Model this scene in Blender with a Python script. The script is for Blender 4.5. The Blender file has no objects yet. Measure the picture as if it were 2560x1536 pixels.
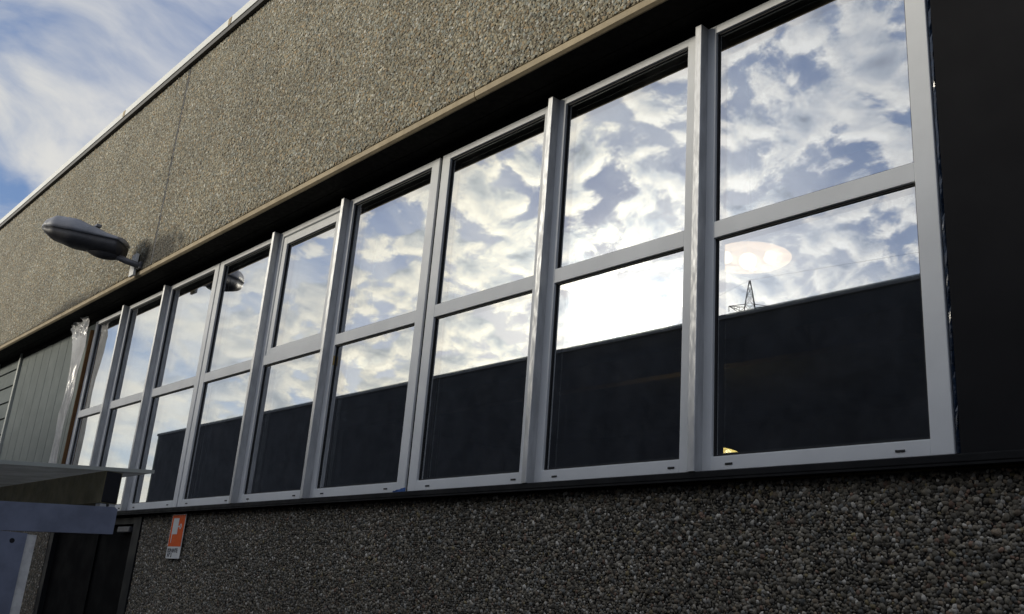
import bpy, bmesh, math, random
import numpy as np
from mathutils import Vector, Matrix, noise as mnoise

C = bpy.context.scene.collection
R = math.radians
E = 1.6                      # eye height: every z below is measured from the eye and lifted by E

# ------------------------------------------------------------------ camera
YAW, PITCH, ROLL, FPX = -0.8626381704436091, 0.3105210172200665, 0.07954084353485373, 2386.644
D = 2.562                    # distance from the eye to the plane of the window frames
cam = bpy.data.cameras.new('camera')
cam.sensor_width = 36.0
cam.lens = FPX / 2560 * 36.0
cam.clip_start = 0.05
cam.clip_end = 3000
camo = bpy.data.objects.new('camera', cam)
C.objects.link(camo)
fw = Vector((math.sin(YAW) * math.cos(PITCH), math.cos(YAW) * math.cos(PITCH), math.sin(PITCH)))
rt = Vector((math.cos(YAW), -math.sin(YAW), 0))
up = rt.cross(fw)
rt2 = rt * math.cos(ROLL) + up * math.sin(ROLL)
up2 = -rt * math.sin(ROLL) + up * math.cos(ROLL)
camo.matrix_world = Matrix(((rt2.x, up2.x, -fw.x, 0), (rt2.y, up2.y, -fw.y, 0), (rt2.z, up2.z, -fw.z, E), (0, 0, 0, 1)))
bpy.context.scene.camera = camo

# ------------------------------------------------------------------ sun and sky
SUN = Vector((-0.643, -0.699, 0.302)).normalized()      # from the scene towards the sun
LAMP = Vector((-0.643, -0.699, 0.235)).normalized()       # the veiled sun itself, just below the brightest cloud
SUN_EL = math.asin(LAMP.z)
sl = bpy.data.lights.new('sun', 'SUN')
sl.energy = 2.4
sl.angle = R(10)                                        # veiled by cloud
sl.color = (1.0, 0.92, 0.77)
sl.cycles.use_multiple_importance_sampling = False
so = bpy.data.objects.new('sun', sl)
so.rotation_euler = (-LAMP).to_track_quat('-Z', 'Y').to_euler()
so.location = (0, 0, 30)
C.objects.link(so)

world = bpy.data.worlds.new('World')
bpy.context.scene.world = world
world.use_nodes = True


class NT:
    """small helper for node trees"""
    def __init__(s, nt):
        s.nt = nt; s.n = nt.nodes; s.l = nt.links

    def new(s, t, **kw):
        n = s.n.new(t)
        for k, v in kw.items():
            setattr(n, k, v)
        return n

    def put(s, sock, v):
        if hasattr(v, 'is_linked'):
            s.l.new(v, sock)
        elif isinstance(v, (tuple, list, Vector)):
            v = tuple(v)
            sock.default_value = v + (1.0,) if sock.type == 'RGBA' and len(v) == 3 else v
        else:
            sock.default_value = v

    def math(s, op, a, b=0.0, c=None, clamp=False):
        n = s.new('ShaderNodeMath', operation=op, use_clamp=clamp)
        s.put(n.inputs[0], a); s.put(n.inputs[1], b)
        if c is not None:
            s.put(n.inputs[2], c)
        return n.outputs[0]

    def vm(s, op, a, b=(0, 0, 0)):
        n = s.new('ShaderNodeVectorMath', operation=op)
        s.put(n.inputs[0], a); s.put(n.inputs[1], b)
        return n.outputs['Value'] if op in ('DOT_PRODUCT', 'LENGTH', 'DISTANCE') else n.outputs[0]

    def scale(s, a, f):
        n = s.new('ShaderNodeVectorMath', operation='SCALE')
        s.put(n.inputs[0], a); s.put(n.inputs['Scale'], f)
        return n.outputs[0]

    def noise(s, vec, scale, detail=4.0, rough=0.5, dist=0.0, col=False):
        n = s.new('ShaderNodeTexNoise')
        s.put(n.inputs['Vector'], vec); s.put(n.inputs['Scale'], scale)
        s.put(n.inputs['Detail'], detail); s.put(n.inputs['Roughness'], rough); s.put(n.inputs['Distortion'], dist)
        return n.outputs['Color' if col else 'Fac']

    def step(s, v, a, b, lo=0.0, hi=1.0, smooth=True):
        n = s.new('ShaderNodeMapRange', interpolation_type='SMOOTHSTEP' if smooth else 'LINEAR')
        s.put(n.inputs[0], v); s.put(n.inputs[1], a); s.put(n.inputs[2], b); s.put(n.inputs[3], lo); s.put(n.inputs[4], hi)
        return n.outputs[0]

    def mix(s, f, a, b, mode='MIX'):
        n = s.new('ShaderNodeMix', data_type='RGBA', blend_type=mode)
        s.put(n.inputs[0], f); s.put(n.inputs[6], a); s.put(n.inputs[7], b)
        return n.outputs[2]


w = NT(world.node_tree)
w.n.clear()
tc = w.new('ShaderNodeTexCoord')
d = w.vm('NORMALIZE', tc.outputs['Generated'])
sep = w.new('ShaderNodeSeparateXYZ'); w.l.new(d, sep.inputs[0])
dz = w.math('MAXIMUM', sep.outputs[2], 0.0)
sky = w.new('ShaderNodeTexSky', sky_type='NISHITA', sun_disc=False, sun_elevation=SUN_EL,
            sun_rotation=math.atan2(SUN.x, SUN.y), altitude=100, air_density=1.0, dust_density=0.6, ozone_density=1.6)
cs = w.vm('DOT_PRODUCT', d, tuple(SUN))                      # cosine of the angle to the sun
csp = w.math('MAXIMUM', cs, 0.0)
den = w.math('ADD', dz, 0.42)
pxy = w.new('ShaderNodeCombineXYZ')
w.put(pxy.inputs[0], w.math('DIVIDE', sep.outputs[0], den))
w.put(pxy.inputs[1], w.math('DIVIDE', sep.outputs[1], den))
pp = pxy.outputs[0]
# heaped clouds
warp = w.scale(w.vm('SUBTRACT', w.noise(pp, 7.0, 2, 0.5, col=True), (0.5, 0.5, 0.5)), 0.08)
pc = w.vm('ADD', pp, warp)
n1 = w.noise(pc, 19.0, 12, 0.61, 0.05)
s2 = Vector((SUN.x, SUN.y, 0)).normalized() * 0.015
n2 = w.noise(w.vm('ADD', pc, tuple(s2)), 19.0, 12, 0.61, 0.05)
big = w.noise(pp, 3.0, 2, 0.5)
def puff(vec):
    v = w.new('ShaderNodeTexVoronoi', feature='SMOOTH_F1'); w.put(v.inputs['Vector'], vec)
    v.inputs['Scale'].default_value = 24.0; v.inputs['Smoothness'].default_value = 0.5
    return w.math('SUBTRACT', 0.55, v.outputs['Distance'])
pv1 = puff(pc); pv2 = puff(w.vm('ADD', pc, tuple(s2)))
h1 = w.math('ADD', n1, w.math('MULTIPLY', pv1, 0.42)); h2 = w.math('ADD', n2, w.math('MULTIPLY', pv2, 0.42))
cov = w.math('ADD', h1, w.math('MULTIPLY', w.math('SUBTRACT', big, 0.5), 0.40))
cum = w.step(cov, 0.385, 0.535)
lit = w.math('ADD', 0.80, w.math('MULTIPLY', w.math('SUBTRACT', h1, h2), 1.45))
thick = w.step(cov, 0.52, 0.88, 1.0, 0.62)
lit = w.math('MULTIPLY', lit, thick)
lit = w.math('MAXIMUM', w.math('MINIMUM', lit, 1.0), 0.40)
# drawn-out veil clouds
strv = w.new('ShaderNodeMapping')
w.put(strv.inputs['Vector'], pp)
strv.inputs['Rotation'].default_value = (0, 0, R(-20))
strv.inputs['Scale'].default_value = (1.9, 1.0, 1.0)
sv = w.vm('ADD', strv.outputs[0], w.scale(w.noise(pp, 3.0, 2, 0.5, col=True), 0.35))
n3 = w.noise(sv, 3.0, 8, 0.54, 0.1)
ysh = w.step(sep.outputs[1], -0.2, 0.3, 0.0, 0.085)
veil = w.step(w.math('SUBTRACT', n3, ysh), 0.33, 0.62)
# the heaps stand in the part of the sky round the sun and to its right, the veil everywhere else
azw = w.vm('DOT_PRODUCT', d, tuple(Vector((-0.35, -0.93, 0)).normalized()))
heap_zone = w.step(azw, 0.55, 0.80)
veil = w.math('MULTIPLY', veil, w.math('SUBTRACT', 1.0, w.math('MULTIPLY', heap_zone, 0.65)))
cum = w.math('MULTIPLY', cum, heap_zone)
glow = w.math('ADD', w.math('MULTIPLY', w.math('POWER', csp, 3.0), 0.75),
              w.math('ADD', w.math('MULTIPLY', w.math('POWER', csp, 70.0), 1.3), w.math('MULTIPLY', w.math('POWER', csp, 700.0), 2.2)))
bright = w.math('ADD', 0.62, glow)
warmth = w.math('MULTIPLY', w.step(cs, 0.35, 0.75), w.step(sep.outputs[0], -0.42, -0.72, 0.30, 1.0))
ccol = w.mix(warmth, (0.94, 0.97, 1.05), (1.0, 0.96, 0.83))
vcol = w.scale(ccol, bright)
hcol = w.scale(w.vm('MULTIPLY', ccol, w.mix(w.step(lit, 0.45, 0.95), (0.86, 0.94, 1.10), (1.02, 1.0, 0.97))), w.math('MULTIPLY', bright, lit))
skyc = w.scale(sky.outputs[0], 0.105)
skyc = w.mix(0.35, skyc, w.scale((0.19, 0.32, 0.72), 1.0))
base = w.mix(veil, skyc, vcol)
base = w.mix(cum, base, hcol)
halo = w.scale((1.0, 0.95, 0.85), w.math('MULTIPLY', w.math('POWER', csp, 1500.0), 0.8))
base = w.vm('ADD', base, halo)
below = w.step(sep.outputs[2], -0.03, 0.0)
base = w.mix(below, (0.05, 0.05, 0.05), base)
bg = w.new('ShaderNodeBackground'); w.l.new(base, bg.inputs[0]); bg.inputs[1].default_value = 1.0
out = w.new('ShaderNodeOutputWorld'); w.l.new(bg.outputs[0], out.inputs[0])

vs = bpy.context.scene.view_settings
vs.view_transform = 'Standard'; vs.look = 'None'; vs.exposure = 0.0; vs.gamma = 1.0; vs.use_curve_mapping = False
cy = bpy.context.scene.cycles
cy.max_bounces = 10; cy.transparent_max_bounces = 16; cy.glossy_bounces = 6; cy.diffuse_bounces = 4
cy.caustics_reflective = False; cy.caustics_refractive = False


# ------------------------------------------------------------------ materials
def mat(name, col, rough=0.6, metal=0.0, var=0.0, vscale=8.0, bump=0.0, bscale=60.0, spec=0.4, stretch=(1, 1, 1), col2=None):
    m = bpy.data.materials.new(name); m.use_nodes = True
    t = NT(m.node_tree)
    b = t.n['Principled BSDF']
    b.inputs['Roughness'].default_value = rough
    b.inputs['Metallic'].default_value = metal
    b.inputs['Specular IOR Level'].default_value = spec
    co = t.new('ShaderNodeTexCoord').outputs['Object']
    if stretch != (1, 1, 1):
        mp = t.new('ShaderNodeMapping'); t.put(mp.inputs['Vector'], co); mp.inputs['Scale'].default_value = stretch
        co = mp.outputs[0]
    if var or col2:
        f = t.noise(co, vscale, 6, 0.6)
        f = t.step(f, 0.3, 0.7)
        c2 = col2 or tuple(max(0, c * (1 - var)) for c in col)
        t.put(b.inputs['Base Color'], t.mix(f, tuple(c2), tuple(c * (1 + var * .5) for c in col) if not col2 else col))
        t.put(b.inputs['Roughness'], t.step(t.noise(co, vscale * 3, 4), 0.3, 0.7, max(.02, rough - .08), min(1, rough + .1)))
    else:
        t.put(b.inputs['Base Color'], col)
    if bump:
        bn = t.new('ShaderNodeBump'); bn.inputs['Distance'].default_value = 0.002; bn.inputs['Strength'].default_value = bump
        t.put(bn.inputs['Height'], t.noise(co, bscale, 5, 0.6)); t.put(b.inputs['Normal'], bn.outputs[0])
    return m


def emit(name, col, strength):
    m = bpy.data.materials.new(name); m.use_nodes = True
    b = m.node_tree.nodes['Principled BSDF']
    b.inputs['Base Color'].default_value = (.1, .1, .1, 1)
    b.inputs['Emission Color'].default_value = col + (1,)
    b.inputs['Emission Strength'].default_value = strength
    return m


M = {}
M['alu'] = mat('white_aluminium', (0.78, 0.80, 0.81), 0.62, 0.0, 0.05, 5, 0.05, 200, 0.25)
M['galv'] = mat('galvanised_steel', (0.54, 0.55, 0.56), 0.48, 0.5, 0.18, 30, 0.0, 90, stretch=(1, 1, .25))
M['screw'] = mat('screw_steel', (0.06, 0.06, 0.065), 0.5, 0.6)
M['black'] = mat('black_rubber', (0.018, 0.018, 0.02), 0.6)
M['soffit'] = mat('black_soffit_sheet', (0.008, 0.0075, 0.007), 0.8, 0, 0.3, 12, spec=.1)
M['cover'] = mat('black_cover_board', (0.020, 0.020, 0.0215), 0.9, 0, 0.10, 3, 0.25, 500, 0.05)
M['flash'] = mat('dark_flashing', (0.012, 0.0125, 0.014), 0.7, 0.0, 0.3, 6, spec=.15)
M['lip'] = mat('smooth_concrete', (0.46, 0.38, 0.25), 0.85, 0, 0.18, 7, 0.3, 80)
M['cap'] = mat('white_coping', (0.72, 0.73, 0.69), 0.5, 0.0, 0.10, 3)
M['clad'] = mat('grey_green_cladding', (0.215, 0.24, 0.235), 0.8, 0.0, 0.10, 3, 0.05, 60, spec=.08)
M['cladtrim'] = mat('pale_trim', (0.48, 0.50, 0.46), 0.5, 0, 0.1, 4)
M['wood'] = mat('brown_wood', (0.19, 0.095, 0.033), 0.7, 0, 0.35, 9, 0.3, 50, stretch=(6, 6, .6))
M['door'] = mat('dark_door', (0.004, 0.0042, 0.005), 0.8, 0.0, 0.1, 2, spec=.04)
M['doorframe'] = mat('dark_door_frame', (0.010, 0.011, 0.013), 0.6, 0.0, 0.1, 2, spec=.15)
M['asphalt'] = mat('worn_concrete_yard', (0.15, 0.145, 0.135), 0.9, 0, 0.35, 3, 0.6, 120)
M['room'] = mat('room_wall', (0.10, 0.10, 0.095), 0.9, 0, 0.2, 1.5)
M['roomfloor'] = mat('room_floor', (0.06, 0.055, 0.05), 0.8, 0, 0.2, 2)
M['beam'] = mat('room_beam', (0.30, 0.22, 0.13), 0.8, 0, 0.2, 3)
M['oppwall'] = mat('dark_opposite_wall', (0.050, 0.046, 0.044), 0.85, 0, 0.30, 2.5, 0.3, 60)
M['oppcap'] = mat('opposite_coping', (0.13, 0.115, 0.10), 0.5, 0, 0.2, 3)
M['roof'] = mat('roof_felt', (0.10, 0.10, 0.10), 0.9, 0, 0.2, 2)
M['bluepaint'] = mat('blue_grey_paint', (0.20, 0.225, 0.31), 0.45, 0.0, 0.22, 9, 0.10, 60, col2=None)
M['whitepaint'] = mat('chipped_white_paint', (0.80, 0.79, 0.76), 0.55, 0, 0.0, 26, 0.3, 60, col2=(0.58, 0.57, 0.56))
M['purlin'] = mat('olive_purlin_paint', (0.20, 0.175, 0.10), 0.6, 0, 0.25, 10)
M['hollow'] = mat('tube_inside', (0.012, 0.012, 0.016), 0.8)
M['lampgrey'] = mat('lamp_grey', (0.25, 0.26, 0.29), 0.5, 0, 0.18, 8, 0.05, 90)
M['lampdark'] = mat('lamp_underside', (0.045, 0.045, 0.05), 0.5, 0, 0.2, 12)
M['arm'] = mat('lamp_arm_steel', (0.13, 0.13, 0.14), 0.5, 0.3, 0.2, 12)
M['plate'] = mat('white_bracket', (0.70, 0.70, 0.68), 0.5, 0, 0.12, 20)
M['bluetape'] = mat('blue_tape', (0.01, 0.09, 0.34), 0.4, 0, 0.3, 60)
M['orange'] = mat('sign_orange', (0.80, 0.115, 0.010), 0.6, 0, 0.06, 8, spec=.2)
M['signwhite'] = mat('sign_white', (0.76, 0.77, 0.76), 0.6, 0, 0.05, 8, spec=.2)
M['ink'] = mat('sign_ink', (0.025, 0.03, 0.05), 0.5)
M['sticker'] = mat('tan_sticker', (0.62, 0.44, 0.16), 0.6)
M['pylon'] = mat('pylon_steel', (0.035, 0.035, 0.035), 0.7, 0.3)
M['bulb'] = emit('lit_bulb', (1.0, 0.82, 0.55), 9.0)
M['fitting'] = mat('lamp_fitting', (0.5, 0.45, 0.36), 0.4, 0.6)
M['spacer'] = mat('glass_spacer', (0.07, 0.075, 0.085), 0.5, 0.2)

# glazing: a partly mirroring sheet, stronger at a flat angle
def glass(name, base, gain, tint):
    m = bpy.data.materials.new(name); m.use_nodes = True
    t = NT(m.node_tree); t.n.clear()
    lw = t.new('ShaderNodeLayerWeight'); lw.inputs['Blend'].default_value = 0.5
    fac = t.math('ADD', base, t.math('MULTIPLY', t.math('POWER', lw.outputs['Facing'], 2.2), gain), clamp=True)
    g = t.new('ShaderNodeBsdfGlossy'); g.inputs['Roughness'].default_value = 0.0
    co = t.new('ShaderNodeTexCoord').outputs['Object']
    g.inputs['Color'].default_value = (0.97, 0.98, 1.0, 1)
    bn = t.new('ShaderNodeBump'); bn.inputs['Distance'].default_value = 0.0003; bn.inputs['Strength'].default_value = 0.05
    t.put(bn.inputs['Height'], t.noise(co, 3.5, 1, 0.4)); t.put(g.inputs['Normal'], bn.outputs[0])
    tr = t.new('ShaderNodeBsdfTransparent'); tr.inputs['Color'].default_value = tint + (1,)
    mx = t.new('ShaderNodeMixShader')
    t.put(mx.inputs[0], fac); t.l.new(tr.outputs[0], mx.inputs[1]); t.l.new(g.outputs[0], mx.inputs[2])
    # a little dust on the sheet
    df = t.new('ShaderNodeBsdfDiffuse'); df.inputs['Color'].default_value = (0.5, 0.5, 0.5, 1)
    m2 = t.new('ShaderNodeMixShader')
    dust = t.math('MULTIPLY', t.step(t.noise(co, 6, 8, 0.7), 0.45, 0.8), 0.02)
    t.put(m2.inputs[0], dust); t.l.new(mx.outputs[0], m2.inputs[1]); t.l.new(df.outputs[0], m2.inputs[2])
    o = t.new('ShaderNodeOutputMaterial'); t.l.new(m2.outputs[0], o.inputs[0])
    return m
M['glass1'] = glass('outer_glass', 0.46, 0.45, (0.86, 0.90, 0.88))
M['glass2'] = glass('inner_glass', 0.36, 0.4, (0.86, 0.90, 0.88))

def stone(name, gain=1.0):
    m = bpy.data.materials.new(name); m.use_nodes = True
    t = NT(m.node_tree); b = t.n['Principled BSDF']
    at = t.new('ShaderNodeAttribute'); at.attribute_name = 'tint'
    co = t.new('ShaderNodeTexCoord').outputs['Object']
    f = t.step(t.noise(co, 160, 3, 0.6), 0.3, 0.7, 0.86 * gain, 1.12 * gain)
    big = t.step(t.noise(co, 1.6, 5, 0.6), 0.35, 0.70, 0.86, 1.08)
    t.put(b.inputs['Base Color'], t.scale(at.outputs['Color'], t.math('MULTIPLY', f, big)))
    b.inputs['Roughness'].default_value = 0.72; b.inputs['Specular IOR Level'].default_value = 0.3
    return m
M['stone'] = stone('washed_pebbles')

def sheetmat(name, dcol, tcol, fac, gl=1.0):
    m = bpy.data.materials.new(name); m.use_nodes = True
    t = NT(m.node_tree); t.n.clear()
    co = t.new('ShaderNodeTexCoord').outputs['Object']
    v = t.step(t.noise(co, 5, 6, .65), .3, .7, .75, 1.1)
    a = t.new('ShaderNodeBsdfDiffuse'); t.put(a.inputs[0], t.scale(dcol, v))
    b = t.new('ShaderNodeBsdfTranslucent'); t.put(b.inputs[0], t.scale(tcol, v))
    mx = t.new('ShaderNodeMixShader'); mx.inputs[0].default_value = fac
    t.l.new(a.outputs[0], mx.inputs[1]); t.l.new(b.outputs[0], mx.inputs[2])
    g = t.new('ShaderNodeBsdfGlossy'); g.inputs['Roughness'].default_value = 0.15
    fr = t.new('ShaderNodeFresnel'); fr.inputs[0].default_value = 1.4
    m2 = t.new('ShaderNodeMixShader'); t.put(m2.inputs[0], t.math('MULTIPLY', fr.outputs[0], gl)); t.l.new(mx.outputs[0], m2.inputs[1]); t.l.new(g.outputs[0], m2.inputs[2])
    o = t.new('ShaderNodeOutputMaterial'); t.l.new(m2.outputs[0], o.inputs[0])
    return m
M['poly'] = sheetmat('canopy_sheet_plastic', (0.64, 0.66, 0.63), (0.92, 0.93, 0.92), 0.82)
M['film'] = sheetmat('plastic_film', (0.90, 0.90, 0.91), (0.92, 0.92, 0.92), 0.5, 0.3)
M['bluefilm'] = mat('blue_film', (0.012, 0.026, 0.055), 0.2, 0, 0.5, 40, 0, 0, 0.8)

def shade_mat(name, col, strength, alpha):
    m = bpy.data.materials.new(name); m.use_nodes = True
    t = NT(m.node_tree); t.n.clear()
    e = t.new('ShaderNodeEmission'); e.inputs[0].default_value = col + (1,); e.inputs[1].default_value = strength
    tr = t.new('ShaderNodeBsdfTransparent')
    lw = t.new('ShaderNodeLayerWeight'); lw.inputs[0].default_value = 0.3
    mx = t.new('ShaderNodeMixShader')
    t.put(mx.inputs[0], t.math('ADD', alpha, t.math('MULTIPLY', lw.outputs['Facing'], 0.25), clamp=True))
    t.l.new(tr.outputs[0], mx.inputs[1]); t.l.new(e.outputs[0], mx.inputs[2])
    o = t.new('ShaderNodeOutputMaterial'); t.l.new(mx.outputs[0], o.inputs[0])
    return m
M['shade'] = shade_mat('lit_glass_shade', (1.0, 0.64, 0.35), 1.6, 0.60)
M['shade_dim'] = shade_mat('dim_glass_shade', (1.0, 0.80, 0.60), 0.45, 0.4)
M['bulb_dim'] = emit('dim_bulb', (1.0, 0.9, 0.7), 1.2)
M['shade_yellow'] = shade_mat('lit_yellow_shade', (1.0, 0.72, 0.22), 3.0, 0.6)


# ------------------------------------------------------------------ builders
def wloc(o):
    v = Vector((0, 0, 0))
    while o is not None:
        v += o.location; o = o.parent
    return v


def link(name, me, m, parent=None):
    o = bpy.data.objects.new(name, me); C.objects.link(o)
    for mm in (m if isinstance(m, (list, tuple)) else [m]):
        me.materials.append(mm)
    if parent is not None:
        o.parent = parent
    return o


class MB:
    def __init__(s):
        s.bm = bmesh.new()

    def box(s, x0, x1, y0, y1, z0, z1, bev=0.0):
        x0, x1 = sorted((x0, x1)); y0, y1 = sorted((y0, y1)); z0, z1 = sorted((z0, z1))
        v = [s.bm.verts.new((x, y, z + E)) for x in (x0, x1) for y in (y0, y1) for z in (z0, z1)]
        f = [s.bm.faces.new([v[i] for i in q]) for q in ((0, 1, 3, 2), (4, 6, 7, 5), (0, 4, 5, 1), (2, 3, 7, 6), (0, 2, 6, 4), (1, 5, 7, 3))]
        if bev:
            es = list({e for ff in f for e in ff.edges})
            bmesh.ops.bevel(s.bm, geom=es, offset=bev, segments=2, affect='EDGES', profile=0.5)
        return s

    def quad(s, *p):
        s.bm.faces.new([s.bm.verts.new((a[0], a[1], a[2] + E)) for a in p]); return s

    def prism(s, pts, axis, a, b):
        """extrude a 2-D outline (list of (u,v)) along an axis from a to b"""
        def P(u, v, t):
            return {'x': (t, u, v + E), 'y': (u, t, v + E), 'z': (u, v, t + E)}[axis]
        A = [s.bm.verts.new(P(u, v, a)) for u, v in pts]; B = [s.bm.verts.new(P(u, v, b)) for u, v in pts]
        n = len(pts)
        s.bm.faces.new(A[::-1]); s.bm.faces.new(B)
        for i in range(n):
            s.bm.faces.new((A[i], A[(i + 1) % n], B[(i + 1) % n], B[i]))
        return s

    def tube(s, pts, r, seg=10, cap=True):
        pts = [Vector((p[0], p[1], p[2] + E)) for p in pts]
        rr = r if isinstance(r, (list, tuple)) else [r] * len(pts)
        rings = []
        for i, p in enumerate(pts):
            t = (pts[min(i + 1, len(pts) - 1)] - pts[max(i - 1, 0)]).normalized()
            a = t.orthogonal().normalized() if abs(t.z) > .95 else t.cross(Vector((0, 0, 1))).normalized()
            b = t.cross(a)
            rings.append([s.bm.verts.new(p + (a * math.cos(k * 2 * math.pi / seg) + b * math.sin(k * 2 * math.pi / seg)) * rr[i]) for k in range(seg)])
        for A, B in zip(rings, rings[1:]):
            for k in range(seg):
                s.bm.faces.new((A[k], A[(k + 1) % seg], B[(k + 1) % seg], B[k]))
        if cap:
            s.bm.faces.new(rings[0][::-1]); s.bm.faces.new(rings[-1])
        return s

    def rings(s, rings, cap0=True, cap1=True, closed=True):
        V = [[s.bm.verts.new((p[0], p[1], p[2] + E)) for p in r] for r in rings]
        n = len(V[0])
        for A, B in zip(V, V[1:]):
            for k in range(n if closed else n - 1):
                s.bm.faces.new((A[k], A[(k + 1) % n], B[(k + 1) % n], B[k]))
        if cap0:
            s.bm.faces.new(V[0][::-1])
        if cap1:
            s.bm.faces.new(V[-1])
        return s

    def bevel(s, off, seg=2):
        bmesh.ops.bevel(s.bm, geom=[e for e in s.bm.edges if len(e.link_faces) == 2 and e.calc_face_angle(0) > .5], offset=off, segments=seg, affect='EDGES', profile=.5)
        return s

    def build(s, name, m, parent=None, smooth=False, keep=False):
        if not keep:
            bmesh.ops.recalc_face_normals(s.bm, faces=s.bm.faces)
        me = bpy.data.meshes.new(name)
        off = wloc(parent) if parent is not None else Vector((0, 0, 0))
        if off.length:
            bmesh.ops.translate(s.bm, verts=s.bm.verts, vec=-off)
        if smooth:
            for f in s.bm.faces:
                f.smooth = True
        s.bm.to_mesh(me); s.bm.free()
        return link(name, me, m, parent)


def thing(name, label, cat, loc, group=None):
    o = bpy.data.objects.new(name, None); C.objects.link(o)
    o.location = (loc[0], loc[1], loc[2] + E); o.empty_display_size = .1
    o['label'] = label; o['category'] = cat
    if group:
        o['group'] = group
    return o


def tag(o, label, cat, group=None):
    o['label'] = label; o['category'] = cat
    if group:
        o['group'] = group
    return o


def struct(o):
    o['kind'] = 'structure'; return o


# ------------------------------------------------------------------ ground
g = MB().quad((-400, -400, -E), (400, -400, -E), (400, 400, -E), (-400, 400, -E)).build('ground', M['asphalt'])
struct(g)

# ------------------------------------------------------------------ the building with the windows
XL, XR = -14.0, 1.8
ZB, ZT = 0.496, 2.196
B = thing('factory_building', 'low factory building in pebble dash concrete with a long strip of silver framed windows', 'building', (-4, 6, -E))


def pebbles(name, x0, x1, z0, z1, y, size, hi, seed, palette, weights, mortar, parent, holes=(), stain_shade=False):
    """one precast panel: a concrete face with washed pebbles standing in it"""
    rs = np.random.RandomState(seed)
    sx, sz = size, size * 0.88
    nx, nz = int((x1 - x0) / sx), int((z1 - z0) / sz)
    gx, gz = np.meshgrid(np.arange(nx), np.arange(nz))
    px = x0 + (gx + .5 * (gz % 2) + .25) * sx + rs.uniform(-.36, .36, gx.shape) * sx
    pz = z0 + (gz + .5) * sz + rs.uniform(-.36, .36, gx.shape) * sz
    px, pz = px.ravel(), pz.ravel()
    ok = (px > x0 + size * .4) & (px < x1 - size * .4) & (pz > z0 + size * .4) & (pz < z1 - size * .4)
    for h in holes:
        ok &= ~((px > h[0]) & (px < h[1]) & (pz > h[2]) & (pz < h[3]))
    px, pz = px[ok], pz[ok]
    n = len(px)
    r = size * .5 * np.clip(rs.lognormal(0.12, 0.34, n), .55, 2.0)
    asp = rs.uniform(1.0, 1.65, n); ang = rs.uniform(0, math.pi, n)
    ra, rb = r * np.sqrt(asp), r / np.sqrt(asp)
    h = r * rs.uniform(.28, .60, n); dep = rs.uniform(-.25, .35, n) * r
    if hi:
        prof = [(0, 1, 1), (.66, .78, 7), (1.0, -.15, 7)]
    else:
        prof = [(0, 1, 1), (1.0, -.1, 6)]
    tu, tv, tw, rings = [], [], [], []
    for rad, hh, k in prof:
        st = len(tu)
        for i in range(k):
            a = 2 * math.pi * (i + .5 * (len(rings) % 2)) / k
            tu.append(rad * math.cos(a)); tv.append(rad * math.sin(a)); tw.append(hh)
        rings.append((st, k))
    tu, tv, tw = map(np.array, (tu, tv, tw)); V = len(tu)
    faces = []
    s1, k1 = rings[1]
    for i in range(k1):
        faces.append((0, s1 + i, s1 + (i + 1) % k1))
    for (sa, k), (sb, _) in zip(rings[1:], rings[2:]):
        for i in range(k):
            a, b2 = sa + i, sa + (i + 1) % k
            c, e = sb + i, sb + (i + 1) % k
            faces.append((a, c, e, b2) if False else (a, c, b2)); faces.append((b2, c, e))
    # which ring is turned by half a step does not matter: both triangles stay small
    F = np.array(faces); nf = len(F)
    lump = 1 + rs.uniform(-.17, .17, (n, V))
    U = tu[None] * ra[:, None] * lump; W = tv[None] * rb[:, None] * lump
    ca, sa_ = np.cos(ang)[:, None], np.sin(ang)[:, None]
    X = px[:, None] + U * ca - W * sa_
    Z = pz[:, None] + U * sa_ + W * ca + E
    Y = y - (tw[None] * h[:, None] + dep[:, None])
    co = np.stack([X, Y, Z], 2).reshape(-1, 3)
    tri = (F[None] + (np.arange(n) * V)[:, None, None]).reshape(-1, 3)
    pal = np.array(palette); idx = rs.choice(len(pal), n, p=np.array(weights) / sum(weights))
    colr = pal[idx] * np.clip(rs.normal(1, .27 if hi else .19, n), .45, 1.9)[:, None]
    if stain_shade:                                        # damp dirt washed along the bottom edge of the panel, and the lamp's shadow
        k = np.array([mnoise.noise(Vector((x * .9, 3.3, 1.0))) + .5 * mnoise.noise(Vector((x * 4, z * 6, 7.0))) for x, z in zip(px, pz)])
        k = np.clip(1.75 - (pz - z0) / .080 + k * .9 - 1.1 * np.abs(px + 8.75), 0, 1)
        q = np.hypot((px + 6.84) / .38, (pz - 2.35) / .13) + np.array([.5 * mnoise.noise(Vector((x * 9, z * 9, 2.0))) for x, z in zip(px, pz)])  # patch beside the lamp bracket: its soft shadow painted in with dirt
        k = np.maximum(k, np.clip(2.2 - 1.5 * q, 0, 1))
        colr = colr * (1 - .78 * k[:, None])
    colr = np.repeat(colr, V, 0)
    # the concrete behind, split into a grid round the openings is not needed: one slab face
    bx = [(x0, y + .004, z0 + E), (x1, y + .004, z0 + E), (x1, y + .004, z1 + E), (x0, y + .004, z1 + E),
          (x0, y + .10, z0 + E), (x1, y + .10, z0 + E), (x1, y + .10, z1 + E), (x0, y + .10, z1 + E)]
    nb = len(co)
    bf = [(0, 1, 2), (0, 2, 3), (4, 6, 5), (4, 7, 6), (0, 4, 5), (0, 5, 1), (3, 2, 6), (3, 6, 7), (0, 3, 7), (0, 7, 4), (1, 5, 6), (1, 6, 2)]
    co = np.vstack([co, np.array(bx)])
    tri = np.vstack([tri, np.array(bf) + nb])
    colr = np.vstack([colr, np.tile(np.array(mortar), (8, 1))])
    co -= np.array(wloc(parent))
    me = bpy.data.meshes.new(name)
    me.vertices.add(len(co)); me.vertices.foreach_set('co', co.astype(np.float32).ravel())
    me.loops.add(len(tri) * 3); me.loops.foreach_set('vertex_index', tri.astype(np.int32).ravel())
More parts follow.
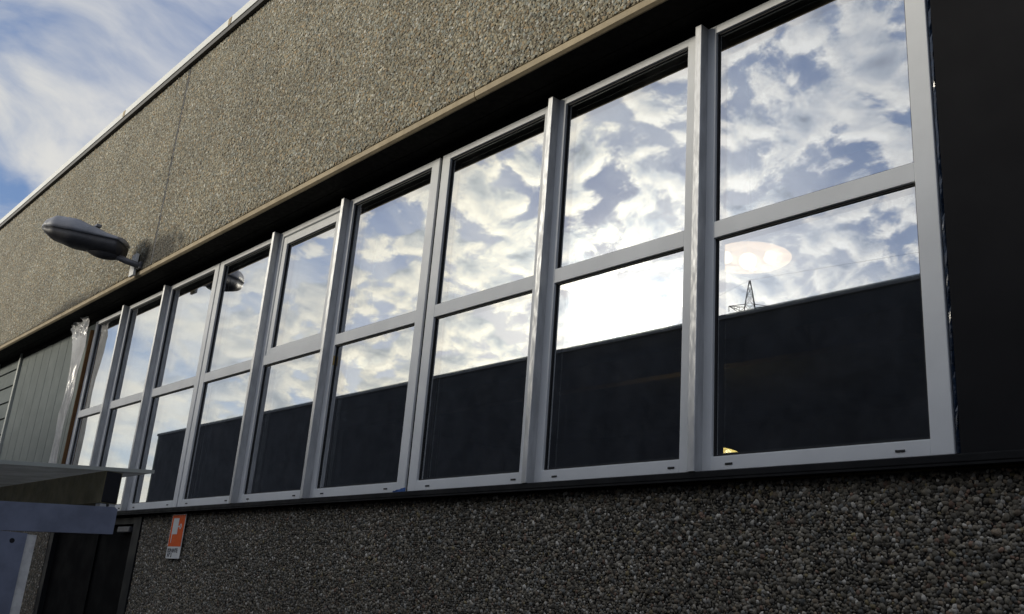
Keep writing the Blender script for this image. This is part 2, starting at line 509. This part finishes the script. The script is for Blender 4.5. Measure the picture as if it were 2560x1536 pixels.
    me.polygons.add(len(tri)); me.polygons.foreach_set('loop_start', (np.arange(len(tri)) * 3).astype(np.int32))
    sm = np.ones(len(tri), bool); sm[-12:] = False
    me.update(calc_edges=True)
    me.polygons.foreach_set('use_smooth', sm)
    at = me.attributes.new('tint', 'FLOAT_COLOR', 'POINT')
    at.data.foreach_set('color', np.hstack([colr, np.ones((len(colr), 1))]).astype(np.float32).ravel())
    me.validate()
    return link(name, me, M['stone'], parent)


UPGAIN = 0.90
UPPAL = [(.40, .34, .23), (.30, .25, .16), (.52, .47, .36), (.24, .23, .18), (.44, .31, .17), (.62, .58, .50), (.20, .16, .11), (.33, .33, .28)]
UPPAL = [(q[0] * .93 * UPGAIN, q[1] * .97 * UPGAIN, q[2] * .98 * UPGAIN) for q in UPPAL]
UPW = [5, 5, 3, 3, 2, 1, 2, 3]
LOPAL = [(.25, .225, .18), (.18, .165, .135), (.34, .315, .27), (.125, .115, .10), (.27, .22, .165), (.54, .52, .48), (.25, .17, .13), (.22, .225, .215), (.31, .26, .15)]
LOPAL = [(q[0] * .80, q[1] * .785, q[2] * .75) for q in LOPAL]
LOW = [5, 5, 3.4, 4.5, 2.2, 2.2, .8, 2.5, .6]
YU = 2.352                   # face of the upper panels
JX = -6.955
pebbles('wall_panel', XL, JX - .013, 2.295, 4.03, YU, 0.0112, False, 3, UPPAL, UPW, (.22, .185, .12), B, stain_shade=True)
pebbles('wall_panel', JX + .013, XR, 2.295, 4.03, YU, 0.0112, False, 4, UPPAL, UPW, (.22, .185, .12), B, stain_shade=True)
YLW = 2.572
pebbles('wall_panel', -6.72, 1.6, -.78, 0.458, YLW, 0.0100, True, 5, LOPAL, LOW, (.042, .038, .034), B)
pebbles('wall_panel', -6.72, 1.6, -E, -.782, YLW, 0.0125, False, 8, LOPAL, LOW, (.042, .038, .034), B)
pebbles('wall_panel', -13.0, -8.70, -E, 0.458, YLW, 0.0120, False, 6, LOPAL, LOW, (.055, .05, .045), B)
# smooth concrete lip under the upper panels, cast panel by panel
jx = [XL, -9.02, JX, -3.14, XR]
for a, b in zip(jx, jx[1:]):
    MB().prism([(YU + .012, 2.293), (YU + .003, 2.289), (YU + .006, 2.262), (YU + .020, 2.2535), (YU + .026, 2.2535), (YU + .026, 2.293)], 'x', a + .003, b - .003).build('concrete_lip', M['lip'], B)
MB().box(XL, XR, YU + .101, YU + .16, 2.30, 4.02).build('panel_core', M['soffit'], B)
MB().box(XL, XR, YU + .0265, 2.70, 2.2545, 2.29).box(XL, XR, 2.575, 2.70, 2.20, 2.2545).box(XL, XR, 2.50, 2.508, 2.2515, 2.2545).build('soffit', M['soffit'], B)
MB().box(JX - .0125, JX + .0125, YU - .001, YU + .09, 2.296, 4.029).build('joint_seal', M['roof'], B)
MB().box(XL, XR, 2.318, 2.36, 3.990, 4.0305).build('coping_shadow_strip', M['black'], B)  # black strip put in for the shade under the coping
# roof edge
for a, b in ((XL, -11.2), (-11.2, -8.33), (-8.33, -6.20), (-6.20, -2.9), (-2.9, XR)):
    MB().prism([(2.3115, 4.031), (2.3115, 4.096), (2.34, 4.110), (2.62, 4.110), (2.62, 4.095), (2.325, 4.095), (2.325, 4.040), (2.345, 4.033), (2.345, 4.031)], 'x', a + .0015, b - .0015).build('roof_coping', M['cap'], B)
for xx in (-8.33, -6.20, -2.9):
    MB().box(xx - .025, xx + .025, 2.309, 2.3112, 4.034, 4.090).build('coping_clip', M['lip'], B)
MB().box(XL, XR, 2.63, 14, 3.98, 4.06).build('roof', M['roof'], B)
MB().box(XL, 1.6, 2.524, 2.60, .4665, .4905, .004).box(XL, 1.6, 2.524, 2.528, .460, .4665).build('sill_flashing', M['flash'], B)
# dark cover board right of the last window
MB().box(-1.110, 1.6, 2.556, 2.60, .4915, 2.2515, .003).build('cover_panel', M['cover'], B)
# room behind
MB().box(XL, XR, 12.0, 12.1, -E, 4.0).box(XL, XL + .1, 2.72, 12, -E, 4.0).box(XR - .1, XR, 2.72, 12, -E, 4.0).build('room_wall', M['room'], B)
MB().box(XL, XR, 2.72, 12, -E + .004, -E + .02).build('room_floor', M['roomfloor'], B)
MB().box(XL + .1, XR - .1, 2.72, 12, 3.0, 3.1).build('room_ceiling', M['room'], B)
cb = MB()
for yy in (5.2, 8.2):
    cb.box(XL + .1, XR - .1, yy, yy + .16, 2.72, 3.0)
cb.build('ceiling_beam', M['beam'], B)
MB().box(-8.66, 1.6, 2.68, 2.72, -E, .44).box(-13, -8.7, 2.68, 2.72, -E, 2.25).build('inner_lining', M['room'], B)


# ------------------------------------------------------------------ windows
rnd = random.Random(7)
YG = D + .018


def window(x0, x1, sash=False, slots=(), sticker=False):
    s, bt, tp = .065, .047, .033
    y0, y1 = D, D + .062
    m = MB()
    # stepped profile: outer ring and a slightly lower glazing bead towards the glass
    m.box(x0, x0 + s, y0, y1, ZB, ZT, .0025).box(x1 - s, x1, y0, y1, ZB, ZT, .0025)
    m.box(x0 + s - .001, x1 - s + .001, y0 + .0004, y1, ZB, ZB + bt, .0025).box(x0 + s - .001, x1 - s + .001, y0 + .0004, y1, ZT - tp, ZT, .0025)
    fr = m.build('window', M['alu'], B)
    xa, xb = x0 + s, x1 - s
    MB().box(xa - .001, xb + .001, y0 + .0007, y1, 1.320, 1.383, .0025).build('transom', M['alu'], fr)
    panes = [(ZB + bt, 1.320), (1.383, ZT - tp)]
    if sash:
        z0, z1 = 1.383, ZT - tp
        f = MB()
        ys = D + .006
        f.box(xa + .006, xa + .052, ys, y1 - .002, z0 + .002, z1 - .008, .002).box(xb - .052, xb - .006, ys, y1 - .002, z0 + .002, z1 - .008, .002)
        f.box(xa + .051, xb - .051, ys + .0004, y1 - .002, z0 + .002, z0 + .040, .002).box(xa + .051, xb - .051, ys + .0004, y1 - .002, z1 - .058, z1 - .008, .002)
        f.build('opening_sash', M['alu'], fr)
        panes[1] = (z0 + .040, z1 - .058)
    for k, (z0, z1) in enumerate(panes):
        a, b = (xa + .052, xb - .052) if (sash and k == 1) else (xa, xb)
        gy = YG + (.006 if (sash and k == 1) else 0)
        tx, tz = rnd.uniform(-1, 1) * .00018, rnd.uniform(-1, 1) * .00018
        q = MB(); e = .004
        q.quad((a - e, gy - tx, z0 - e), (b + e, gy + tx, z0 - e), (b + e, gy + tx + tz, z1 + e), (a - e, gy - tx + tz, z1 + e))
        p = q.build('pane', M['glass1'], fr, keep=True)
        q = MB(); e = -.014
        tx *= .5
        q.quad((a - e, gy + .020 - tx, z0 - e), (b + e, gy + .020 + tx, z0 - e), (b + e, gy + .020 + tx + tz, z1 + e), (a - e, gy + .020 - tx + tz, z1 + e))
        q.build('pane', M['glass2'], fr, keep=True)
        t = .013
        q = MB()
        for bx in ((a, a + t, z0, z1), (b - t, b, z0, z1), (a + t, b - t, z0, z0 + t), (a + t, b - t, z1 - t, z1)):
            q.box(bx[0], bx[1], gy + .004, gy + .030, bx[2], bx[3])
        q.build('glass_spacer', M['spacer'], fr)
        q = MB(); t = .006
        for bx in ((a, a + t, z0, z1), (b - t, b, z0, z1), (a + t, b - t, z0, z0 + t), (a + t, b - t, z1 - t, z1)):
            q.box(bx[0], bx[1], gy - .006, gy - .0015, bx[2], bx[3])
        q.build('rubber_gasket', M['black'], fr)
    for sx in slots:
        MB().box(sx - .014, sx + .014, D - .002, D + .002, .5125, .5185).build('drain_slot', M['black'], fr)
    if sticker:
        MB().box(xa + .0002, xa + .0012, D + .003, D + .016, 1.21, 1.262).build('sticker', M['sticker'], fr)
    return fr


WIN = [(-1.991, -1.128, (-1.856, -1.279)), (-2.800, -1.995, (-2.663, -2.093)), (-3.625, -2.804, (-3.473, -2.900)),
       (-4.515, -3.649, (-4.373, -3.800)), (-5.332, -4.520, (-5.19, -4.66)), (-6.169, -5.338, (-6.03, -5.47)),
       (-7.055, -6.186, (-6.92, -6.33)), (-7.905, -7.062, (-7.77, -7.2)), (-8.660, -7.912, (-8.52, -8.05))]
for i, (a, b, sl_) in enumerate(WIN):
    window(a, b, sash=(i == 4), slots=sl_, sticker=(i == 3))
# dark filler strips in the two open joints
for a, b in ((-3.649, -3.625), (-6.186, -6.169)):
    MB().box(a + .0005, b - .0005, D + .012, D + .05, ZB, ZT).build('joint_strip', M['flash'], B)

# galvanised posts over the joints
scr = None
for xr in (-1.963, -2.777, -4.494, -5.313, -7.036, -7.888):
    wd = .030
    m = MB()
    y0, y1 = D - .042, D - .0006
    m.prism([(xr - wd, y0 + .002), (xr - wd + .002, y0), (xr - .002, y0), (xr, y0 + .002), (xr, y1), (xr - .002, y1), (xr - .0025, y0 + .004), (xr - wd + .002, y0 + .0035), (xr - wd + .002, y1), (xr - wd, y1)], 'z', .4915, ZT + .001)
    po = m.build('mullion_post', M['galv'], B)
    MB().box(xr - .012, xr - .003, y1 - .02, y1 - .004, ZT - .03, ZT + .0008).build('post_cleat', M['galv'], po)
    for zz in (2.133, 1.736, 1.354, .945, .514):
        if scr is None:
            s_ = MB().prism([(.0042 * math.cos(k * math.pi / 4), .0042 * math.sin(k * math.pi / 4)) for k in range(8)], 'y', -.0018, .001)
            bmesh.ops.translate(s_.bm, verts=s_.bm.verts, vec=(0, 0, -E))
            scr = s_.build('screw', M['screw'], po); o = scr
        else:
            o = scr.copy(); C.objects.link(o); o.parent = po
        o.location = Vector((xr - wd * .5 + rnd.uniform(-.003, .003), y0 - .0002, zz + E + rnd.uniform(-.01, .01))) - wloc(po)

# crumpled blue film in the gap beside the last window
m = MB(); N = 90
rr = []
for i in range(N + 1):
    z = .50 + (2.20 - .50) * i / N
    j = mnoise.noise(Vector((z * 14, 3.1, 0))) * .006
    k = mnoise.noise(Vector((z * 23, 7.7, 0))) * .007
    rr.append([(-1.128, D + .010 + j * .3, z), (-1.122 + k * .3, D + .004 + j, z), (-1.116 + k * .4, D + .006 + k, z), (-1.109, D + .014 - j * .3, z)])
m.rings(rr, False, False, closed=False)
m.build('gap_film', M['bluefilm'], B, smooth=False)

# ------------------------------------------------------------------ cladding left of the windows
XC0, XC1 = -10.95, -8.70
nb = 9
bw = (XC1 - XC0) / nb
m = MB()
for k in range(nb):
    a = XC0 + k * bw
    m.box(a + .004, a + bw - .004, 2.585, 2.62, .4915, 2.25, .002)
m.box(XC0, XC1, 2.600, 2.66, .4915, 2.2525)
m.build('board_cladding', M['clad'], B)
MB().box(XC0 - .05, XC0 - .001, 2.560, 2.66, .4915, 2.251, .002).build('corner_trim', M['cladtrim'], B)
m = MB()
zz = .50
while zz < 2.24:
    m.prism([(2.572, zz), (2.586, min(2.25, zz + .168)), (2.62, min(2.25, zz + .168)), (2.62, zz)], 'x', -11.80, XC0 - .051)
    zz += .178
m.box(-11.80, XC0 - .051, 2.605, 2.66, .4915, 2.2525)
m.build('slat_cladding', M['clad'], B)
MB().box(-11.87, -11.801, 2.560, 2.66, .4915, 2.251, .002).build('corner_trim', M['cladtrim'], B)
MB().box(XL, -11.871, 2.585, 2.66, .4915, 2.25).build('board_cladding', M['clad'], B)

# ------------------------------------------------------------------ door under the windows
dr = MB().box(-8.70, -8.60, 2.575, 2.66, -E, .4485, .003).box(-6.85, -6.72, 2.560, 2.66, -E, .4485, .003).box(-8.60, -6.85, 2.575, 2.66, .40, .4485, .003).build('door', M['doorframe'], B)
for a, b in ((-8.598, -7.66), (-7.652, -6.852)):
    lf = MB().box(a, b, 2.612, 2.65, -E + .02, .398, .003).build('door_leaf', M['door'], dr)
    MB().box(a + .12, b - .12, 2.608, 2.6115, -E + .3, -.55, .001).build('leaf_panel', M['door'], dr)
MB().box(-7.70, -7.612, 2.600, 2.6115, -E + .02, .398, .002).build('meeting_strip', M['door'], dr)
MB().box(-7.58, -7.56, 2.57, 2.61, -.70, -.45, .004).build('door_handle', M['galv'], dr)
MB().box(-7.16, -6.93, 2.565, 2.611, .345, .385, .006).build('door_closer', M['arm'], dr)

# ------------------------------------------------------------------ wooden batten and hanging film at the end of the windows
t = MB().prism([(-8.688, 2.12), (-8.668, 2.12), (-8.668, .4935), (-8.688, .4935)], 'y', 2.535, 2.585).build('wooden_batten', M['wood'])
tag(t, 'narrow brown wooden batten standing upright behind the hanging plastic film', 'batten')

LX = [(2.235, -9.13), (2.17, -9.08), (2.02, -8.97), (1.80, -8.90), (1.50, -8.87), (1.38, -8.91), (1.20, -8.86), (0.95, -8.90), (0.60, -8.93)]
RX = [(2.235, -8.66), (2.10, -8.62), (1.95, -8.60), (1.70, -8.665), (1.55, -8.665), (1.38, -8.68), (1.12, -8.69), (0.95, -8.675), (0.60, -8.68)]
def lerp(T, z):
    for (z1, x1), (z2, x2) in zip(T, T[1:]):
        if z <= z1 and z >= z2:
            return x1 + (x2 - x1) * (z1 - z) / (z1 - z2)
    return T[-1][1] if z < T[-1][0] else T[0][1]
rr = []
NU, NV = 40, 120
for j in range(NV + 1):
    z = 2.235 - (2.235 - .60) * j / NV
    row = []
    for i in range(NU + 1):
        u = i / NU
        x = lerp(LX, z) * (1 - u) + lerp(RX, z) * u
        f = 2.0 + 1.5 * (1 - j / NV)
        wv = mnoise.noise(Vector((u * 3.2 + z * 1.6, z * 1.9, 1.7))) * .016 + mnoise.noise(Vector((u * 9, z * 5, 4.2))) * .005
        bunch = max(0, (z - 2.02) / .2)
        wv += bunch * mnoise.noise(Vector((u * 9, z * 22, 9.1))) * .045
        zz = z + bunch * mnoise.noise(Vector((u * 6, z * 9, 2.2))) * .04
        row.append((x + mnoise.noise(Vector((z * 5, u, 3.3))) * .012, 2.495 + wv, min(zz, 2.246)))
    rr.append(row)
f = MB().rings(rr, False, False, closed=False).build('plastic_film', M['film'], None, smooth=True)
tag(f, 'crumpled white plastic film hanging from the soffit beside the leftmost window', 'plastic sheet')

# blue tape scrap on the sill
rr = []
for j in range(5):
    v = j / 4
    rr.append([(-3.727 + .10 * i / 12, D - .004 - .006 * abs(mnoise.noise(Vector((i * .6, j * .9, 2)))) - .003, .4925 + .022 * v * (0.35 + .65 * i / 12) + .004 * mnoise.noise(Vector((i * .8, j, 5)))) for i in range(13)])
f = MB().rings(rr, False, False, closed=False).build('tape_scrap', M['bluetape'], None, smooth=True)
tag(f, 'small crumpled scrap of blue tape stuck at the sill below an open window joint', 'tape')

# ------------------------------------------------------------------ hydrant sign
SX0, SX1, SZ0, SZ1 = -6.181, -5.974, .172, .4475
SY = 2.552
S = thing('hydrant_sign', 'orange and white hydrant sign with a hose pictogram on the pebble wall', 'sign', ((SX0 + SX1) / 2, SY, SZ0))
MB().box(SX0, SX1, SY, SY + .003, SZ0, SZ1).build('sign_plate', M['signwhite'], S)
MB().box(SX0 + .03, SX0 + .04, SY + .003, 2.572, .3, .31).box(SX1 - .04, SX1 - .03, SY + .003, 2.572, .3, .31).build('fixing', M['galv'], S)
U = lambda u: SX0 + (SX1 - SX0) * u
V = lambda v: SZ1 - (SZ1 - SZ0) * v
MB().box(U(.03), U(.97), SY - .0012, SY - .0001, V(.73), V(.018)).build('orange_field', M['orange'], S)
m = MB().box(U(.16), U(.56), SY - .0024, SY - .0013, V(.455), V(.09))
m.prism([(U(.17), V(.456)), (U(.22), V(.456)), (U(.20), V(.65)), (U(.175), V(.65))], 'y', SY - .0024, SY - .0013)
m.box(U(.562), U(.70), SY - .0024, SY - .0013, V(.295), V(.265))
ring = []
for k in range(24):
    a = 2 * math.pi * k / 24
    ring.append((U(.745) + .013 * math.cos(a) * (1 + .15 * math.cos(3 * a)), V(.28) + .0175 * math.sin(a)))
m.prism(ring, 'y', SY - .0026, SY - .0013)
m.build('pictogram', M['signwhite'], S)
m = MB().box(U(.728), U(.765), SY - .0034, SY - .0027, V(.305), V(.255)).build('pictogram_hub', M['orange'], S)


def text(body, size, x, z, y, sx, name, m, parent, bold=0.0):
    cu = bpy.data.curves.new(name, 'FONT'); cu.body = body; cu.size = size; cu.offset = bold
    cu.extrude = 0.0004
    o = bpy.data.objects.new('tmp_text', cu); C.objects.link(o)
    dg = bpy.context.evaluated_depsgraph_get()
    me = bpy.data.meshes.new_from_object(o.evaluated_get(dg))
    bpy.data.objects.remove(o)
    n = len(me.vertices); co = np.empty(n * 3, np.float32); me.vertices.foreach_get('co', co); co = co.reshape(-1, 3)
    nc = np.stack([co[:, 0] * sx + x, y - co[:, 2], co[:, 1] + z + E], 1) - np.array(wloc(parent))
    me.vertices.foreach_set('co', nc.astype(np.float32).ravel()); me.update()
    return link(name, me, m, parent)
text('IDRANTE', .034, U(.07), V(.862), SY - .0006, 1.08, 'lettering', M['ink'], S, .0013)
text('N° 3', .034, U(.10), V(.965), SY - .0006, 1.0, 'lettering', M['ink'], S, .0013)

# ------------------------------------------------------------------ street lamp on the wall
LA = Vector((-7.163, 2.335, 0)); LH = Vector((-0.73, -0.684, 0)).normalized(); LN = Vector((LH.y, -LH.x, 0))
SLp = thing('street_lamp', 'grey cobra head street lamp on a short arm fixed to the upper wall', 'lamp', (LA.x, LA.y, 2.332))
def LP(s_, o_, z_):
    p = LA + LH * s_ + LN * o_
    return (p.x, p.y, z_)
S0, S1 = .155, .85
seam = lambda s_: 2.498 + (s_ - S0) * .147
def interp(T, t):
    for (a, va), (b, vb) in zip(T, T[1:]):
        if a <= t <= b:
            f = (t - a) / (b - a); f = f * f * (3 - 2 * f) * .5 + f * .5
            return va + (vb - va) * f
    return T[-1][1]
WD = [(0, .098), (.25, .110), (.55, .128), (.78, .122), (.90, .092), (.97, .048), (1, .006)]
HG = [(0, .038), (.15, .052), (.35, .090), (.58, .128), (.80, .126), (.91, .088), (.97, .046), (1, .006)]
DP = [(0, .105), (.3, .108), (.6, .104), (.85, .072), (.95, .034), (1, .004)]
rt_, rb_ = [], []
for i in range(41):
    t = i / 40; s_ = S0 + (S1 - S0) * t
    wd, hg, dp = interp(WD, t), interp(HG, t), interp(DP, t)
    rt_.append([LP(s_, wd * math.cos(math.pi * k / 18), seam(s_) + hg * max(0, math.sin(math.pi * k / 18)) ** .8) for k in range(19)])
    rb_.append([LP(S0 + .006 + (S1 - S0 - .014) * t, wd * .95 * math.cos(math.pi * k / 18), seam(s_) - .005 - dp * max(0, math.sin(math.pi * k / 18)) ** .55) for k in range(19)])
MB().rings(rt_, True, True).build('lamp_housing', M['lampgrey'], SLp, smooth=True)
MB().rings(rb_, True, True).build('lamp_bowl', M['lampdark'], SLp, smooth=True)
rg = []
for i in range(19):
    t = i / 18; s_ = .175 + .27 * t
    rad = .016 + .040 * max(0, math.sin(math.pi * (.16 + .84 * t) ** 1.15)) ** .75
    rg.append([LP(s_, rad * math.cos(2 * math.pi * k / 20), 2.424 + (s_ - .31) * .15 + rad * .98 * math.sin(2 * math.pi * k / 20)) for k in range(20)])
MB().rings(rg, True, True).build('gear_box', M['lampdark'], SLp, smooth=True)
MB().tube([LP(-.02, 0, 2.322), LP(.10, 0, 2.358), LP(.235, 0, 2.408)], .0245, 16).build('lamp_arm', M['arm'], SLp, smooth=True)
MB().box(LA.x - .030, LA.x + .030, LA.y - .006, 2.352, 2.300, 2.358, .006).build('arm_socket', M['arm'], SLp)
q = LP(.40, 0, 2.635)
MB().box(q[0] - .035, q[0] + .035, q[1] - .02, q[1] + .02, q[2] - .01, q[2] + .014, .004).build('lamp_latch', M['lampgrey'], SLp)
MB().box(-7.300, -7.205, 2.318, 2.338, 2.258, 2.436, .002).build('wall_plate', M['plate'], SLp)

# ------------------------------------------------------------------ canopy shelter in the foreground
CX = -3.9
K = thing('canopy_shelter', 'open canopy shelter with blue painted steel frame and pale plastic roof sheet', 'shelter', (CX, 1.1, -E))
sl_ = .087
def zs(y): return .445 + sl_ * (y - 1.497)
m = MB().prism([(1.497, zs(1.497)), (1.497, zs(1.497) - .011), (-.6, zs(-.6) - .011), (-.6, zs(-.6))], 'x', CX - 3.4, CX)
m.build('roof_sheet', M['poly'], K)
MB().prism([(1.499, zs(1.499) + .0015), (1.499, zs(1.499) - .0125), (-.6, zs(-.6) - .0125), (-.6, zs(-.6) + .0015)], 'x', CX + .0003, CX + .005).build('edge_trim', M['cladtrim'], K)
def zb_(y): return .2825 + .0722 * (y - 1.372)
def tube_rect(y0, y1, zlo0, zlo1, h, xa, xb, name, mt, inner=.004, bev=.006):
    pass
# cross beam, pitched like the roof
m = MB().prism([(1.372, zb_(1.372)), (1.384, zb_(1.384) - .010), (1.384, zb_(1.384) - .104), (-.5, zb_(-.5) - .104), (-.5, zb_(-.5))], 'x', CX - .06, CX)
m.bevel(.005); m.build('cross_beam', M['bluepaint'], K)
MB().prism([(1.372, zb_(1.372)), (1.384, zb_(1.384) - .010), (1.384, zb_(1.384) - .104), (-.5, zb_(-.5) - .104), (-.5, zb_(-.5))], 'x', CX - 3.2, CX - 3.14).build('cross_beam', M['bluepaint'], K)
# hollow purlins lying on the beams
for yp in (1.312, .25):
    dz_ = (yp - 1.312) * .0722 + (0 if yp > 1 else -.004)
    y0, y1, z0, z1 = yp, yp + .064, .2925 + dz_, .4145 + dz_ + (.002 if yp > 1 else -.012)
    wl = .005
    m = MB()
    m.box(CX - 3.3, CX, y0, y0 + wl, z0, z1).box(CX - 3.3, CX, y1 - wl, y1, z0, z1)
    m.box(CX - 3.3, CX - .0005, y0 + wl, y1 - wl, z0, z0 + wl).box(CX - 3.3, CX - .0005, y0 + wl, y1 - wl, z1 - wl, z1)
    pu = m.build('purlin', M['purlin'], K)
    MB().box(CX - .02, CX + .003, y0 + .001, y1 - .001, z0 + .001, z1 - .001, .006).build('end_cap', M['hollow'], pu)
for xx in (CX, CX - 3.14):
    m = MB().box(xx - .10, xx - .0006, .965, 1.0755, -E, .149)
    m.bevel(.006); po = m.build('post', M['bluepaint'], K)
    if xx == CX:
        MB().prism([(1.028 + .009 * math.cos(k * math.pi / 8), .118 + .009 * math.sin(k * math.pi / 8)) for k in range(16)], 'x', xx - .0004, xx + .0004).build('bolt_hole', M['hollow'], po)
        m = MB().box(xx - .11, xx - .010, 1.0765, 1.1115, -E, .1465); m.bevel(.008)
        m.build('side_profile', M['whitepaint'], K)

for yy in (1.326, 1.360):
    MB().box(CX - .055, CX - .004, yy - .012, yy + .012, .2785 + (yy - 1.36) * .072, .2925 + (yy - 1.36) * .0722).build('packer', M['galv'], K)

# ------------------------------------------------------------------ lamps inside the room
def pendant(x, y, z, r, label, mt, bulbs=3, bm_='bulb'):
    P = thing('pendant_lamp', label, 'lamp', (x, y, z), 'pendant lamps lit inside the room')
    h = r * .24
    n = 40
    rows = []
    for i in range(-12, 13):
        t = i / 12
        rad = r * max(.02, (1 - abs(t) ** 1.5) ** .75); zz = z + h * t
        rows.append([(x + rad * math.cos(2 * math.pi * k / n), y + rad * math.sin(2 * math.pi * k / n), zz) for k in range(n)])
    MB().rings(rows, False, False).build('glass_shade', mt, P, smooth=True)
    MB().tube([(x, y, 3.0), (x, y, z + h)], .008, 8).build('lamp_rod', M['fitting'], P)
    hb = MB().tube([(x, y, z + h * .95), (x, y, z + h * .25)], .030, 12)
    for k in (1, -1):
        hb.tube([(x, y, z + h * .6), (x + k * .40 * r * .819, y + k * .40 * r * .574, z + h * .30)], .024, 8)
    hb.build('lamp_holder', M['fitting'], P)
    for dx, br in ((0, .20), (.50, .15), (-.50, .15)):
        c = (x + dx * r * .819, y + dx * r * .574, z + .004 - .02 * (dx == 0))
        br = br * r
        rows = [[(c[0] + br * max(.03, math.cos(i / 6 * math.pi / 2)) * math.cos(2 * math.pi * q / 14), c[1] + br * max(.03, math.cos(i / 6 * math.pi / 2)) * math.sin(2 * math.pi * q / 14), c[2] + br * math.sin(i / 6 * math.pi / 2)) for q in range(14)] for i in range(-6, 7)]
        MB().rings(rows).build('light_bulb', M[bm_], P, smooth=True)
    return P
pendant(-2.825, 4.06, 1.918, .228, 'lit saucer shaped glass lamp seen through the rightmost window', M['shade'])
pendant(-6.58, 4.06, 1.890, .255, 'lit saucer shaped glass lamp seen faintly through the fourth window from the right', M['shade_dim'], 3, 'bulb_dim')
pendant(-6.70, 9.0, 1.945, .27, 'lit yellow lamp just above the bottom rail of the rightmost window', M['shade_yellow'], 2)

# ------------------------------------------------------------------ what the windows mirror
OY = -5.09
OB = thing('opposite_building', 'long dark flat roofed building across the yard, mirrored in the windows', 'building', (-8, OY - 5, -E))
for k in range(12):
    a = -26.9 + k * 3.6
    MB().box(a + .0004, a + 3.5996, OY - .2, OY, -E, 4.028).build('wall_panel', M['oppwall'], OB)
MB().box(-26.85, 16.2, OY - 12, OY - .21, -E, 3.97).build('building_core', M['oppwall'], OB)
MB().box(-26.95, 16.3, OY - .22, OY + .02, 4.03, 4.098, .006).box(-26.95, -26.7, OY - 12, OY - .2201, 4.03, 4.098).build('roof_coping', M['oppcap'], OB)
MB().box(-26.69, 16.2, OY - 12, OY - .2202, 3.972, 4.05).build('roof', M['roof'], OB)


def at(dx, dy, dz, h):
    """point in that direction at horizontal distance h from the mirrored eye"""
    k = h / math.hypot(dx, dy)
    return Vector((dx * k, 2 * YG - dy * k, dz * k))
# pylon beyond the opposite roof
PT = at(-.536, .773, .340, 150)
PY = thing('lattice_pylon', 'dark lattice power pylon standing far beyond the opposite roof', 'pylon', (PT.x, PT.y, -E))
side = Vector((-PT.y, PT.x, 0)).normalized()
if side.x > 0: side = -side
depth = Vector((PT.x, PT.y, 0)).normalized()
zt = PT.z; za = zt - 4.3
def leg(s1, s2, z):
    hw = .09 + (zt - z) * .155 if z > za - 1 else .09 + (zt - za + 1) * .155 + (za - 1 - z) * .06
    return Vector((PT.x, PT.y, z)) + side * s1 * hw + depth * s2 * hw
m = MB()
levels = [zt, zt - 1.3, zt - 2.6, zt - 4.1, zt - 6.0, zt - 9, zt - 13, zt - 18, zt - 25, zt - 34, zt - 44, -E]
cor = [(1, 1), (1, -1), (-1, -1), (-1, 1)]
for z0, z1 in zip(levels, levels[1:]):
    for i, c in enumerate(cor):
        e = cor[(i + 1) % 4]
        m.tube([leg(*c, z0), leg(*c, z1)], .06, 4)
        m.tube([leg(*c, z0), leg(*e, z1)], .034, 4)
        m.tube([leg(*e, z0), leg(*c, z1)], .034, 4)
        m.tube([leg(*c, z1), leg(*e, z1)], .034, 4)
m.build('lattice_mast', M['pylon'], PY)
for sgn in (1, -1):
    m = MB()
    tip = Vector((PT.x, PT.y, za - .1)) + side * sgn * 3.25
    for c in cor:
        if c[0] == sgn:
            m.tube([leg(*c, za), tip], .06, 4); m.tube([leg(*c, za - 1.4), tip], .05, 4)
    for k in (.33, .66):
        a = leg(sgn, 1, za).lerp(tip, k); b = leg(sgn, 1, za - 1.4).lerp(tip, k)
        m.tube([a, b], .04, 4); m.tube([leg(sgn, 1, za).lerp(tip, k - .33), b], .04, 4)
    m.tube([tip, tip - Vector((0, 0, .9))], .06, 6)
    m.build('cross_arm', M['pylon'], PY)
top = Vector((PT.x, PT.y, zt + .1))
right = at(-.395, .845, .360, 118); left = at(-.562, .760, .327, 160)
pts = []
far = top + (left - top) * 6; far.z = top.z + (left.z - top.z) * 5
for k in range(13):
    pts.append(far.lerp(top, k / 12))
rx = right + (right - top) * 1.6
for k in range(1, 25):
    pts.append(top.lerp(rx, k / 24))
wv = MB().tube(pts, .013, 4).build('power_line', M['pylon'])
tag(wv, 'thin overhead power line running from the top of the lattice pylon', 'cable')

# floodlight mast mirrored at the lower left
ml = at(-.949, .288, .107, 60)
F = thing('floodlight_mast', 'small floodlight mast mirrored at the bottom of the leftmost window', 'mast', (ml.x, ml.y, -E))
MB().tube([(ml.x, ml.y, -E), (ml.x, ml.y, ml.z + .5)], .10, 8).build('mast_pole', M['pylon'], F)
MB().box(ml.x - .2, ml.x + .2, ml.y - .22, ml.y + .22, ml.z + .5, ml.z + 1.35, .05).build('floodlight', M['pylon'], F)
